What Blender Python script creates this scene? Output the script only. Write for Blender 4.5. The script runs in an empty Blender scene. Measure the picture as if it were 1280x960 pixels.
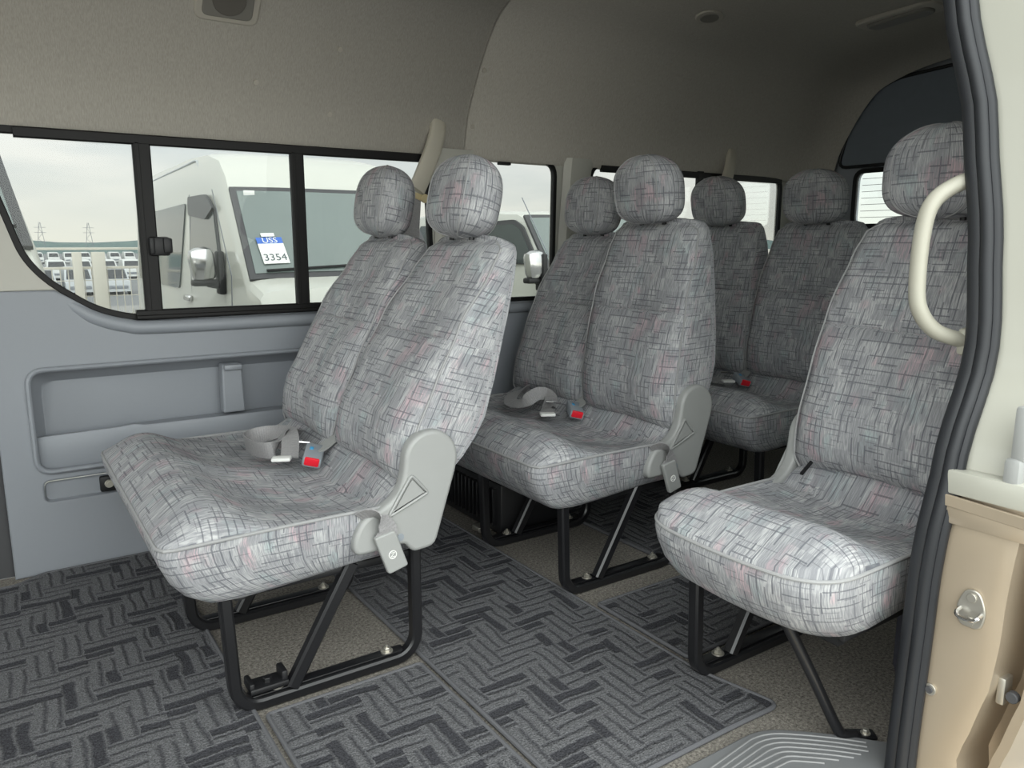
import bpy, bmesh, math, random
from math import sin, cos, tan, pi, radians, sqrt, hypot
from mathutils import Vector, Matrix
V = Vector
sc = bpy.context.scene
C = sc.collection
random.seed(7)

# ------------------------------------------------------------------ mesh helpers
class MB:
    def __init__(s): s.v = []; s.f = []; s.uv = []
    def add(s, vs, fs, uvs=None):
        b = len(s.v); s.v += [tuple(p) for p in vs]
        for i, f in enumerate(fs):
            s.f.append([b + k for k in f]); s.uv.append(uvs[i] if uvs else None)
    def loft(s, rings, closed=True, cap0=False, cap1=False, uvf=None):
        n = len(rings[0]); m = len(rings); vs = [p for r in rings for p in r]; fs = []; us = []
        L = [[0.0] for _ in rings]
        for i, r in enumerate(rings):
            for j in range(n): L[i].append(L[i][-1] + (V(r[(j + 1) % n]) - V(r[j])).length)
        H = [0.0]
        for i in range(1, m):
            H.append(H[-1] + sum((V(rings[i][j]) - V(rings[i - 1][j])).length for j in range(n)) / n)
        def uv(i, j):
            if uvf: return uvf(i, j, V(rings[i][j % n]), L[i][j], H[i])
            return (L[i][j], H[i])
        for i in range(m - 1):
            for j in range(n if closed else n - 1):
                k = (j + 1) % n
                fs.append([i * n + j, i * n + k, (i + 1) * n + k, (i + 1) * n + j])
                us.append([uv(i, j), uv(i, j + 1), uv(i + 1, j + 1), uv(i + 1, j)])
        if cap0: fs.append(list(range(n))[::-1]); us.append(None)
        if cap1: fs.append([(m - 1) * n + j for j in range(n)]); us.append(None)
        s.add(vs, fs, us)
    def sweep(s, path, prof, closed=False, up=(0, 0, 1), caps=True, wdirs=None):
        P = [V(p) for p in path]; n = len(P); rings = []
        T = []
        for i in range(n):
            if closed: t = (P[(i + 1) % n] - P[i]).normalized() + (P[i] - P[i - 1]).normalized()
            elif i == 0: t = P[1] - P[0]
            elif i == n - 1: t = P[-1] - P[-2]
            else: t = (P[i + 1] - P[i]).normalized() + (P[i] - P[i - 1]).normalized()
            T.append(t.normalized())
        nrm = V(up) - V(up).dot(T[0]) * T[0]
        if nrm.length < 1e-4: nrm = T[0].orthogonal()
        nrm.normalize()
        for i in range(n):
            if wdirs is not None:
                w = V(wdirs[i]); b = (w - w.dot(T[i]) * T[i]).normalized(); a = b.cross(T[i]); nn, bb = a, b
            else:
                nrm = nrm - nrm.dot(T[i]) * T[i]; nrm.normalize(); nn = nrm; bb = T[i].cross(nn)
            rings.append([P[i] + bb * x + nn * y for x, y in prof])
        if closed:
            rings.append(rings[0]); s.loft(rings)
        else: s.loft(rings, True, caps, caps)
    def tube(s, path, r, n=10, closed=False, up=(0, 0, 1)):
        s.sweep(path, [(r * cos(2 * pi * k / n), r * sin(2 * pi * k / n)) for k in range(n)], closed, up)
    def bar(s, path, w, h, closed=False, up=(0, 0, 1), e=None):
        e = min(w, h) * .18 if e is None else e; a, b = w / 2, h / 2
        s.sweep(path, [(-a + e, -b), (a - e, -b), (a, -b + e), (a, b - e), (a - e, b), (-a + e, b), (-a, b - e), (-a, -b + e)], closed, up)
    def ribbon(s, path, wdirs, w, t=.003):
        s.sweep(path, [(-w / 2, -t / 2), (w / 2, -t / 2), (w / 2, t / 2), (-w / 2, t / 2)], wdirs=wdirs)
    def box(s, c, d, bev=.004, rot=None):
        bm = bmesh.new(); bmesh.ops.create_cube(bm, size=1)
        for v in bm.verts: v.co = V((v.co.x * d[0], v.co.y * d[1], v.co.z * d[2]))
        if bev > 0: bmesh.ops.bevel(bm, geom=bm.edges[:], offset=bev, segments=2, affect='EDGES', profile=.5)
        M = Matrix.Translation(c) @ (rot.to_4x4() if rot else Matrix.Identity(4))
        s.add([M @ v.co for v in bm.verts], [[v.index for v in f.verts] for f in bm.faces]); bm.free()
    def cyl(s, p, ax, r, h, n=16, r2=None):
        ax = V(ax).normalized(); a = ax.orthogonal().normalized(); b = ax.cross(a); p = V(p); r2 = r if r2 is None else r2
        ring = lambda q, R: [q + a * R * cos(2 * pi * k / n) + b * R * sin(2 * pi * k / n) for k in range(n)]
        e = min(h, r) * .15
        s.loft([ring(p, r), ring(p + ax * (h - e), r2), ring(p + ax * h, r2 - e)], True, True, True)
    def mesh(s, M): 
        bm = bmesh.new(); bm.from_mesh(M); bm.verts.ensure_lookup_table()
        s.add([v.co[:] for v in bm.verts], [[v.index for v in f.verts] for f in bm.faces]); bm.free()
    def build(s, name, mat, parent=None, sharp=38):
        me = bpy.data.meshes.new(name); me.from_pydata(s.v, [], s.f); me.validate(); me.update()
        if len(me.polygons) == len(s.f):
            l = me.uv_layers.new(name='UVMap')
            for p, u in zip(me.polygons, s.uv):
                if u is None:
                    nx, ny, nz = (abs(t) for t in p.normal)
                    for li in p.loop_indices:
                        q = me.vertices[me.loops[li].vertex_index].co
                        l.data[li].uv = (q.x, q.y) if nz >= nx and nz >= ny else ((q.x, q.z) if ny >= nx else (q.y, q.z))
                else:
                    for li, w in zip(p.loop_indices, u): l.data[li].uv = w
        bm = bmesh.new(); bm.from_mesh(me); bmesh.ops.recalc_face_normals(bm, faces=bm.faces); bm.to_mesh(me); bm.free()
        for p in me.polygons: p.use_smooth = True
        me.set_sharp_from_angle(angle=radians(sharp))
        me.materials.append(mat)
        o = bpy.data.objects.new(name, me); C.objects.link(o)
        if parent: o.parent = parent
        return o

def thing(name, label, cat, loc=(0, 0, 0), group=None, rotz=0):
    o = bpy.data.objects.new(name, None); C.objects.link(o); o.location = loc; o.rotation_euler = (0, 0, rotz)
    o.empty_display_size = .1
    return tag(o, label, cat, group)
def tag(o, label, cat, group=None):
    o['label'] = label; o['category'] = cat
    if group: o['group'] = group
    return o
def struct(o): o['kind'] = 'structure'; return o
def lab(o, l): o['label'] = l; return o
def copy_tree(o, parent=None):
    c = o.copy(); C.objects.link(c)
    if parent: c.parent = parent
    for ch in list(o.children): copy_tree(ch, c)
    return c

def rpoly(pts, r, n=5):
    out = []; N = len(pts)
    for i in range(N):
        p = V(pts[i][:2]); a = V(pts[i - 1][:2]); b = V(pts[(i + 1) % N][:2])
        rr = pts[i][2] if len(pts[i]) > 2 else r
        d1 = (a - p); d2 = (b - p); k = min(rr, d1.length * .48, d2.length * .48)
        if k < 1e-5: out.append(p); continue
        p1 = p + d1.normalized() * k; p2 = p + d2.normalized() * k
        for j in range(n + 1):
            t = j / n; out.append(p1 * (1 - t) ** 2 + p * 2 * t * (1 - t) + p2 * t * t)
    return out
def rr(x0, y0, x1, y1, r, n=5): return rpoly([(x0, y0), (x1, y0), (x1, y1), (x0, y1)], r, n)
PX = Matrix(((1, 0, 0, 0), (0, 0, -1, 0), (0, 1, 0, 0), (0, 0, 0, 1)))      # local xy -> world xz, local z -> -y
PY = Matrix(((0, 0, 1, 0), (1, 0, 0, 0), (0, 1, 0, 0), (0, 0, 0, 1)))       # local xy -> world yz, local z -> +x
PZ = Matrix.Identity(4)
def plate(outline, holes=(), t=.01, bev=0., M=PZ, seg=2):
    """flat panel with holes; its middle plane lies in the local xy plane"""
    cu = bpy.data.curves.new('tmp', 'CURVE'); cu.dimensions = '2D'; cu.fill_mode = 'BOTH'
    for ol in [outline] + list(holes):
        sp = cu.splines.new('POLY'); sp.points.add(len(ol) - 1)
        for q, p in zip(sp.points, ol): q.co = (p[0], p[1], 0, 1)
        sp.use_cyclic_u = True
    cu.extrude = max(t / 2 - bev, .0001); cu.bevel_depth = bev; cu.offset = -bev; cu.bevel_resolution = seg
    o = bpy.data.objects.new('tmp', cu); C.objects.link(o)
    bpy.context.view_layer.update()
    me = bpy.data.meshes.new_from_object(o.evaluated_get(bpy.context.evaluated_depsgraph_get()))
    bpy.data.objects.remove(o); bpy.data.curves.remove(cu)
    m = MB(); me.transform(M); m.mesh(me); bpy.data.meshes.remove(me); return m
def at(M, x=0, y=0, z=0): return Matrix.Translation((x, y, z)) @ M
def text_mesh(body, size, M, align='CENTER'):
    cu = bpy.data.curves.new('tmp', 'FONT'); cu.body = body; cu.size = size; cu.align_x = align; cu.align_y = 'CENTER'; cu.extrude = .0006
    o = bpy.data.objects.new('tmp', cu); C.objects.link(o); bpy.context.view_layer.update()
    me = bpy.data.meshes.new_from_object(o.evaluated_get(bpy.context.evaluated_depsgraph_get()))
    bpy.data.objects.remove(o); bpy.data.curves.remove(cu)
    m = MB(); me.transform(M); m.mesh(me); bpy.data.meshes.remove(me); return m
def cr(pts, n=8):
    """smooth curve through points"""
    P = [V(p) for p in pts]; out = []
    for i in range(len(P) - 1):
        a = P[max(i - 1, 0)]; b = P[i]; c = P[i + 1]; d = P[min(i + 2, len(P) - 1)]
        for j in range(n):
            t = j / n
            out.append(.5 * ((2 * b) + (c - a) * t + (2 * a - 5 * b + 4 * c - d) * t * t + (3 * b - a - 3 * c + d) * t ** 3))
    out.append(P[-1]); return out
def lerp(tab, x):
    if x <= tab[0][0]: return tab[0][1]
    for (a, u), (b, v) in zip(tab, tab[1:]):
        if x <= b:
            t = (x - a) / (b - a); t = t * t * (3 - 2 * t) * .5 + t * .5
            return u + (v - u) * t
    return tab[-1][1]

# ------------------------------------------------------------------ materials
def srgb(r, g, b):
    f = lambda c: (c / 255 / 12.92) if c / 255 <= .04045 else ((c / 255 + .055) / 1.055) ** 2.4
    return (f(r), f(g), f(b), 1)
class NT:
    def __init__(s, name):
        s.m = bpy.data.materials.new(name); s.m.use_nodes = True; s.t = s.m.node_tree
        s.b = s.t.nodes['Principled BSDF']; s.out = s.t.nodes['Material Output']
    def n(s, typ, **k):
        o = s.t.nodes.new(typ)
        for a, b in k.items(): setattr(o, a, b)
        return o
    def set(s, sock, val):
        if hasattr(val, 'is_output') or isinstance(val, bpy.types.NodeSocket): s.t.links.new(val, sock)
        else: sock.default_value = val
    def math(s, op, a, b=0, c=0):
        o = s.n('ShaderNodeMath', operation=op)
        s.set(o.inputs[0], a); s.set(o.inputs[1], b); s.set(o.inputs[2], c); return o.outputs[0]
    def mix(s, f, a, b, blend='MIX'):
        o = s.n('ShaderNodeMix', data_type='RGBA', blend_type=blend)
        s.set(o.inputs[0], f); s.set(o.inputs[6], a); s.set(o.inputs[7], b); return o.outputs[2]
    def noise(s, vec, scale, detail=2, rough=.5):
        o = s.n('ShaderNodeTexNoise'); s.set(o.inputs['Vector'], vec); s.set(o.inputs['Scale'], scale)
        o.inputs['Detail'].default_value = detail; o.inputs['Roughness'].default_value = rough; return o.outputs['Fac']
    def rnd(s, x, y, w=0):
        o = s.n('ShaderNodeCombineXYZ'); s.set(o.inputs[0], x); s.set(o.inputs[1], y); s.set(o.inputs[2], w)
        q = s.n('ShaderNodeTexWhiteNoise', noise_dimensions='3D'); s.t.links.new(o.outputs[0], q.inputs['Vector']); return q.outputs['Value']
    def vec(s, x, y, z=0):
        o = s.n('ShaderNodeCombineXYZ'); s.set(o.inputs[0], x); s.set(o.inputs[1], y); s.set(o.inputs[2], z); return o.outputs[0]
    def sep(s, v):
        o = s.n('ShaderNodeSeparateXYZ'); s.t.links.new(v, o.inputs[0]); return o.outputs
    def ramp(s, f, lo, hi):
        o = s.n('ShaderNodeMapRange'); s.set(o.inputs[0], f); o.inputs[1].default_value = lo; o.inputs[2].default_value = hi; return o.outputs[0]
    def bump(s, h, strength=.3, dist=.002):
        o = s.n('ShaderNodeBump'); s.set(o.inputs['Height'], h); o.inputs['Strength'].default_value = strength; o.inputs['Distance'].default_value = dist
        s.t.links.new(o.outputs[0], s.b.inputs['Normal'])
    def coord(s, which='Object'): return s.n('ShaderNodeTexCoord').outputs[which]
    def fin(s, col, rough=.5, metal=0, spec=None, coat=None):
        s.set(s.b.inputs['Base Color'], col); s.set(s.b.inputs['Roughness'], rough); s.b.inputs['Metallic'].default_value = metal
        if spec is not None: s.b.inputs['Specular IOR Level'].default_value = spec
        if coat: s.b.inputs['Coat Weight'].default_value = coat; s.b.inputs['Coat Roughness'].default_value = .08
        return s.m
def plain(name, rgb, rough=.5, metal=0, spec=None, var=.05, scale=30, bump=0, bscale=500, coat=None):
    t = NT(name); co = t.coord(); nz = t.noise(co, scale, 3)
    c = srgb(*rgb); lo = tuple(x * (1 - var) for x in c[:3]) + (1,); hi = tuple(min(1, x * (1 + var)) for x in c[:3]) + (1,)
    if bump: t.bump(t.noise(co, bscale, 2), bump, .001)
    return t.fin(t.mix(nz, lo, hi), rough, metal, spec, coat)

def fabric():
    t = NT('seat_fabric'); u, v, _ = t.sep(t.coord('UV')); ob = t.coord('Object')
    fl = lambda x: t.math('FLOOR', x); fr = lambda x: t.math('FRACT', x)
    def dashes(a, b, gap, length, thick, keep, seed):
        """short dark dashes running along a, stacked along b"""
        r = t.math('DIVIDE', b, gap); row = fl(r)
        o = t.math('ADD', t.math('DIVIDE', a, length), t.math('MULTIPLY', t.rnd(row, seed), 7)); c = fl(o)
        on = t.math('GREATER_THAN', t.rnd(c, row, seed + 1.3), keep)
        return t.math('MULTIPLY', on, t.math('LESS_THAN', fr(r), thick / gap)), t.rnd(c, row, seed + 4.1)
    hl, _ = dashes(u, v, .0165, .046, .0030, .56, 3.3)
    vl, _ = dashes(v, u, .0160, .046, .0030, .50, 9.1)
    hs, _ = dashes(u, v, .0125, .030, .0022, .78, 17.)
    # streaky upright yarns, strong in some blocks and faint in others
    st = t.noise(t.vec(t.math('MULTIPLY', u, 390), t.math('MULTIPLY', v, 30)), 1, 2, .6)
    st = t.ramp(st, .40, .62)
    blk = t.rnd(fl(t.math('DIVIDE', u, .034)), fl(t.math('DIVIDE', v, .037)), 8)
    amp = t.math('MULTIPLY_ADD', blk, .65, .35)
    s2 = t.math('MULTIPLY', st, amp)
    light = srgb(196, 196, 196); mid = srgb(140, 141, 145)
    big = t.noise(t.vec(t.math('MULTIPLY', u, 16), t.math('MULTIPLY', v, 9)), 1, 2)
    tl = t.noise(t.vec(t.math('MULTIPLY', u, 17), t.math('MULTIPLY', v, 9), 5.), 1, 2)
    light = t.mix(t.math('MULTIPLY', t.ramp(big, .56, .64), .85), light, srgb(204, 172, 178))
    light = t.mix(t.math('MULTIPLY', t.ramp(tl, .58, .66), .7), light, srgb(170, 187, 187))
    mid = t.mix(t.math('MULTIPLY', blk, .35), mid, srgb(168, 168, 170))
    c = t.mix(s2, mid, light)
    ln = t.math('MAXIMUM', t.math('MAXIMUM', hl, vl), t.math('MULTIPLY', hs, .6))
    c = t.mix(t.math('MULTIPLY', ln, .56), c, srgb(74, 76, 86))
    grain = t.noise(t.vec(t.math('MULTIPLY', u, 700), t.math('MULTIPLY', v, 700)), 1, 1)
    c = t.mix(t.math('MULTIPLY', grain, .4), c, t.mix(1, c, (.6, .6, .6, 1), 'MULTIPLY'))
    t.bump(t.math('ADD', st, grain), .25, .0015)
    return t.fin(c, .92, 0, .15)

def matmat():
    t = NT('mat_weave'); co = t.coord('Object'); x0, y0, _ = t.sep(co)
    wob = t.noise(co, 9, 1); wob2 = t.noise(co, 70, 1)
    dx = t.math('ADD', t.math('MULTIPLY', wob, .022), t.math('MULTIPLY', wob2, .006))
    x = t.math('ADD', x0, dx); y = t.math('ADD', y0, dx)
    a, pr = .060, .030
    i = t.math('FLOOR', t.math('DIVIDE', x, a)); j = t.math('FLOOR', t.math('DIVIDE', y, a))
    k = t.math('FLOORED_MODULO', t.math('SUBTRACT', i, j), 4)
    horiz = t.math('LESS_THAN', k, 2)
    si = t.math('FLOOR', t.math('DIVIDE', x, pr)); sj = t.math('FLOOR', t.math('DIVIDE', y, pr))
    sx = t.math('FRACT', t.math('DIVIDE', x, pr)); sy = t.math('FRACT', t.math('DIVIDE', y, pr))
    def band(s, lo, hi):
        return t.math('MULTIPLY', t.ramp(s, lo - .04, lo + .18), t.math('SUBTRACT', 1, t.ramp(s, hi, hi + .2)))
    rh = t.rnd(t.math('FLOOR', t.math('DIVIDE', i, 2)), sj, 5); rv = t.rnd(si, t.math('FLOOR', t.math('DIVIDE', j, 2)), 6)
    h = t.math('MAXIMUM', t.math('MULTIPLY', band(sy, .55, .78), .75), t.math('MULTIPLY', t.math('GREATER_THAN', rh, .70), band(sy, .05, .8)))
    w = t.math('MAXIMUM', t.math('MULTIPLY', band(sx, .55, .78), .75), t.math('MULTIPLY', t.math('GREATER_THAN', rv, .82), band(sx, .05, .8)))
    m = t.n('ShaderNodeMix', data_type='FLOAT'); t.set(m.inputs[0], horiz); t.set(m.inputs[2], w); t.set(m.inputs[3], h)
    d = m.outputs[0]
    fine = t.noise(co, 260, 2, .7); tuft = t.noise(t.vec(t.math('MULTIPLY', x0, 90), t.math('MULTIPLY', y0, 220)), 1, 2)
    lit = t.mix(t.ramp(fine, .3, .7), srgb(78, 78, 80), srgb(134, 134, 136)); dk = t.mix(t.ramp(fine, .3, .7), srgb(50, 50, 54), srgb(88, 88, 92))
    c = t.mix(d, lit, dk)
    c = t.mix(t.math('MULTIPLY', t.ramp(tuft, .4, .65), .45), c, t.mix(1, c, (.5, .5, .5, 1), 'MULTIPLY'))
    t.bump(t.math('SUBTRACT', t.math('ADD', fine, tuft), t.math('MULTIPLY', d, 1.2)), .8, .004)
    return t.fin(c, .95, 0, .1)

def carpet():
    t = NT('cabin_carpet'); co = t.coord('Object')
    f = t.noise(co, 140, 5, .85); g = t.noise(co, 40, 2)
    c = t.mix(t.ramp(f, .36, .64), srgb(72, 68, 63), srgb(172, 166, 156))
    c = t.mix(t.math('MULTIPLY', g, .3), c, srgb(96, 92, 90)); t.bump(f, .35, .001)
    return t.fin(c, .97, 0, .1)
def headliner():
    t = NT('headliner_cloth'); co = t.coord('Object'); x, y, z = t.sep(co)
    f = t.noise(t.vec(t.math('MULTIPLY', x, 420), t.math('MULTIPLY', y, 120), t.math('MULTIPLY', z, 70)), 1, 2, .6)
    c = t.mix(t.ramp(f, .3, .7), srgb(162, 157, 148), srgb(179, 174, 165)); t.bump(f, .15, .001)
    return t.fin(c, .95, 0, .1)
def glass(name, tint, rough=.02):
    t = NT(name); t.t.nodes.remove(t.b)
    tr = t.n('ShaderNodeBsdfTransparent'); tr.inputs[0].default_value = tint
    gl = t.n('ShaderNodeBsdfGlossy'); gl.inputs['Roughness'].default_value = rough; gl.inputs['Color'].default_value = (.8, .85, .85, 1)
    fz = t.n('ShaderNodeFresnel'); fz.inputs['IOR'].default_value = 1.22
    mx = t.n('ShaderNodeMixShader'); t.t.links.new(fz.outputs[0], mx.inputs[0]); t.t.links.new(tr.outputs[0], mx.inputs[1]); t.t.links.new(gl.outputs[0], mx.inputs[2])
    t.t.links.new(mx.outputs[0], t.out.inputs['Surface']); return t.m
def webbing():
    t = NT('belt_webbing'); u, v, _ = t.sep(t.coord('UV'))
    w = t.math('SINE', t.math('MULTIPLY', v, 900)); n = t.noise(t.coord('Object'), 300, 1)
    t.bump(t.math('ADD', w, n), .3, .001)
    return t.fin(t.mix(n, srgb(128, 127, 128), srgb(160, 158, 158)), .45, 0, .5)
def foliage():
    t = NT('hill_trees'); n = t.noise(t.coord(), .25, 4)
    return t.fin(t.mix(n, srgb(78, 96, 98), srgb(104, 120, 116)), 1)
def asphalt():
    t = NT('asphalt'); co = t.coord(); n = t.noise(co, 8, 4)
    return t.fin(t.mix(n, srgb(128, 128, 126), srgb(150, 149, 146)), .9)

FAB = fabric(); MATW = matmat(); CARP = carpet(); HEAD = headliner(); WEB = webbing()
PIPE = plain('piping_cloth', (154, 154, 154), .85, var=.12, scale=200)
PLG = plain('seat_plastic', (152, 153, 151), .42, bump=.06, var=.02)
PLG2 = plain('guide_plastic', (184, 178, 164), .5, bump=.05, var=.03)
TRIM = plain('side_trim_plastic', (142, 146, 152), .45, bump=.08, var=.03, scale=3)
SLOT = plain('blue_grey_plastic', (140, 146, 152), .5, var=.03)  # plain blue grey plastic of the buckles and screw recesses
CREAM = plain('cream_trim', (182, 180, 171), .5, bump=.05, var=.03, scale=4)
DARKT = plain('dark_trim', (70, 70, 72), .6)
BLK = plain('black_frame_metal', (26, 26, 28), .3, 0, .6, var=.2, scale=12)
BLKP = plain('black_plastic', (22, 22, 24), .5, var=.2)
BLKA = plain('black_window_frame', (19, 18, 18), .5, 0, .3, var=.1)
RUB = plain('seal_rubber', (34, 36, 40), .5, 0, .5, var=.1, scale=20)
CHR = plain('chrome', (205, 205, 205), .16, 1, var=.03)
STEEL = plain('zinc_steel', (190, 186, 176), .35, .8, var=.1, scale=60)
RED = plain('red_button', (225, 30, 48), .35, var=.03)
WHT = plain('white_plastic', (232, 232, 228), .4, var=.02)
BLUE = plain('blue_print', (70, 112, 196), .6, var=.02)
SKYB = plain('sky_blue_mark', (60, 150, 200), .5, var=.02)
INK = plain('dark_ink', (92, 100, 104), .7, var=.02)
PAINT = plain('white_paint', (198, 199, 190), .3, 0, .5, var=.015, scale=2, coat=.5)
IVORY = plain('ivory_paint', (176, 175, 164), .35, 0, .5, var=.015, scale=3, coat=.4)
GOLD = plain('beige_metallic_paint', (182, 167, 146), .34, .45, .5, var=.05, scale=8, coat=.5)
HANDLE = plain('handle_ivory', (176, 173, 159), .42, var=.02, bump=.04)
STEP = plain('step_plastic', (116, 117, 118), .38, bump=.05, var=.04)
REARP = plain('tailgate_trim', (112, 119, 128), .7, var=.05)
GRILL = plain('lamp_lens_smoke', (120, 117, 110), .35, var=.04)
HEADP = plain('headliner_plastic', (172, 166, 155), .5, var=.03)
VGLASS = plain('van_windscreen', (116, 126, 123), .06, 0, .6, var=.1, scale=2)
VSIDE = plain('van_side_glass', (72, 79, 79), .06, 0, .6, var=.15, scale=1)
VISOR = plain('smoked_visor', (52, 54, 58), .35, var=.1)
GL1 = glass('cabin_glass', (.745, .752, .747, 1)); GL3 = glass('dimming_glass', (.32, .34, .33, 1)); GL2 = glass('rear_glass', (.84, .86, .85, 1))
TREE = foliage(); ASPH = asphalt()
WCAR = plain('car_white', (196, 198, 196), .4, var=.02); SCAR = plain('car_silver', (176, 180, 182), .4, var=.02); GCAR = plain('car_grey', (120, 124, 130), .4, var=.03)
REDL = plain('tail_lamp_red', (170, 60, 55), .3)
FENCE = plain('fence_white', (200, 196, 184), .6, var=.03)
TYRE = plain('tyre', (30, 30, 31), .8)
NAVY = plain('wheel_arch_carpet', (52, 52, 60), .95, var=.2, scale=200)

# ------------------------------------------------------------------ shell: floor, walls, roof
XF, XR, YR, YL = -2.5, 3.72, 2.64, .70
m = MB(); m.box(((XF + XR) / 2, (YR + YL) / 2 + .0, -.03), (XR - XF, YR - YL + .06, .06), 0); struct(m.build('floor', CARP))

W1 = rpoly([(0, 1.318), (1.395, 1.318, .07), (1.415, .775, .03), (.372, .771, .05), (.264, .803, .05), (.147, .889, .05), (.094, .958, .05), (.052, 1.11, .05), (.015, 1.24, .02)], .02)
W2 = rpoly([(1.615, 1.318), (1.995, 1.318), (1.985, .772), (1.615, .772)], .05)
W3 = rpoly([(2.20, 1.326), (3.465, 1.326), (3.465, .80), (2.12, .80)], .06)
lowtop = [(-.02, .862), (.16, .862), (.20, .838), (.264, .795), (.33, .768), (.40, .762), (XR, .762)]
# wall_right: cream upper panel with the three window openings
o = plate([(-.02, .862)] + lowtop[1:] + [(XR, 1.40), (-.02, 1.40)], [W1, W2, W3], .03, .004, at(PX, 0, YR + .015)).build('wall_right', CREAM)
struct(o); WALLR = o
REC = rr(.068, .320, .985, .630, .045, 6)
lower = plate([(-.02, 0)] + lowtop + [(XR, 0)], [REC, rr(.080, .226, .300, .290, .018)], .03, .006, at(PX, 0, YR + .012))
# door pocket behind the opening
ring = lambda pts, y: [(p[0], y, p[1]) for p in pts]
lower.loft([ring(REC, 2.640), ring(rr(.096, .338, .960, .590, .04, 6), 2.700), ring(rr(.102, .342, .955, .584, .04, 6), 2.706)], True, False, True)
lower.loft([ring(rr(.080, .226, .300, .290, .018), 2.634), ring(rr(.084, .230, .296, .286, .016), 2.648)], True, False, True)
# rolled sill below the glass, following the window's curved front corner
sill = cr([(.13, 2.668, .858), (.165, 2.664, .842), (.205, 2.656, .812), (.26, 2.646, .775), (.34, 2.639, .748), (.45, 2.636, .738), (1.0, 2.636, .736), (2.0, 2.636, .736), (XR, 2.636, .736)], 6)
lower.sweep(sill, [(.022 * cos(a), .022 * sin(a)) for a in [2 * pi * k / 12 for k in range(12)]])
lower.sweep([(p[0], 2.630, p[1]) for p in REC], [(.010 * cos(a), .008 * sin(a)) for a in [2 * pi * k / 10 for k in range(10)]], True)
LOW = lower.build('lower_trim_panel', TRIM, WALLR)
lab(LOW, 'blue grey moulded lower side panel')
# pocket front: low bin at the front, then a sloping ledge
m = MB()
prof = lambda y0, z1, th: [(y0, .322), (y0 - .006, .340), (y0 - .010, z1 - .012), (y0 - .004, z1), (y0 + th - .004, z1), (y0 + th, z1 - .01), (y0 + th, .322)]
secs = [(.076, 2.652, .425, .012), (.10, 2.644, .428, .012), (.30, 2.640, .432, .014), (.335, 2.630, .438, .02), (.37, 2.628, .432, .05), (.70, 2.626, .430, .06), (.98, 2.626, .430, .06)]
m.loft([[(x, y, z) for y, z in prof(y0, z1, th)] for x, y0, z1, th in secs], True, True, True)
m.build('pocket_front', TRIM, WALLR)
m = plate(rpoly([(.612, .437), (.684, .437), (.680, .602), (.616, .602)], .008), (), .05, .006, at(PX, 0, 2.655))
m.box((.648, 2.622, .592), (.058, .02, .018), .005)
m.build('belt_holder', TRIM, WALLR)
m = MB(); m.box((.250, 2.634, .258), (.046, .02, .050), .006); o = m.build('socket_housing', BLKP, WALLR)
m = MB(); m.cyl((.252, 2.626, .259), (0, -1, 0), .013, .006, 16); m.cyl((.252, 2.620, .259), (0, -1, 0), .006, .004, 12); m.build('socket_contact', STEEL, o)
# front end of the side panel
m = plate([(XF, 0), (-.004, 0), (-.004, .86), (-.004, 1.40), (XF, 1.40)], [rr(-1.9, .80, -.12, 1.30, .06)], .03, 0, at(PX, 0, YR + .048)); struct(m.build('trim_1', DARKT))

# windows of the right wall
def inset(poly, d):
    c = []; n = len(poly); P = [V(p[:2]) for p in poly]
    A = sum(P[i - 1].x * P[i].y - P[i].x * P[i - 1].y for i in range(n))
    for i in range(n):
        a = (P[i] - P[i - 1]); b = (P[(i + 1) % n] - P[i])
        if a.length < 1e-6 or b.length < 1e-6: c.append(P[i]); continue
        t = (a.normalized() + b.normalized()); nn = V((-t.y, t.x)).normalized() * (1 if A > 0 else -1)
        c.append(P[i] + nn * d)
    return c
def window(name, hole, gasket, panes, y):
    g = plate(inset(hole, -.012), [inset(hole, gasket)], .02, .003, at(PX, 0, y)).build(name, BLKA); struct(g)
    for p in panes: plate(p, (), .004, 0, at(PX, 0, y + .004)).build('pane', GL1, g)
    return g
ins1 = inset(W1, .004)
w1 = window('window_1', W1, .007, [ins1], YR + .008)
m = MB()
m.bar([(.10, 2.632, 1.303), (1.36, 2.632, 1.305)], .030, .020, up=(0, 1, 0)); m.bar([(-.02, 2.645, 1.313), (1.40, 2.645, 1.314)], .03, .02, up=(0, 1, 0))
m.bar([(.372, 2.632, .781), (1.39, 2.632, .779)], .026, .022, up=(0, 1, 0)); m.bar([(.372, 2.624, .772), (1.39, 2.624, .770)], .012, .018, up=(0, 1, 0))
m.build('sliding_track', BLKA, w1)
for x in (.425, .902):
    m = MB(); m.bar([(x - .001, 2.634, .79), (x, 2.634, 1.295)], .022, .050 if x < .6 else .046, up=(1, 0, 0))
    m.bar([(x - .014, 2.628, .79), (x - .013, 2.628, 1.295)], .012, .014, up=(1, 0, 0)); m.build('window_post', BLKA, w1)
m = MB(); m.box((.452, 2.616, .988), (.060, .022, .058), .008); m.box((.474, 2.604, .990), (.026, .014, .046), .005); m.box((.430, 2.606, .99), (.014, .012, .05), .004)
o = m.build('window_latch', BLKP, w1)
w2 = window('window_2', W2, .006, [inset(W2, .004)], YR + .008)
m = MB(); m.box((1.735, 2.628, 1.305), (.055, .02, .012), .003); m.build('window_clip', BLKP, w2)
w3 = window('window_3', W3, .006, [inset(W3, .004)], YR + .008)
m = MB(); m.bar([(2.24, 2.634, 1.312), (3.45, 2.634, 1.312)], .028, .02, up=(0, 1, 0)); m.bar([(2.85, 2.634, .80), (2.85, 2.634, 1.33)], .022, .04, up=(1, 0, 0)); m.build('sliding_track', BLKA, w3)
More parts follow.
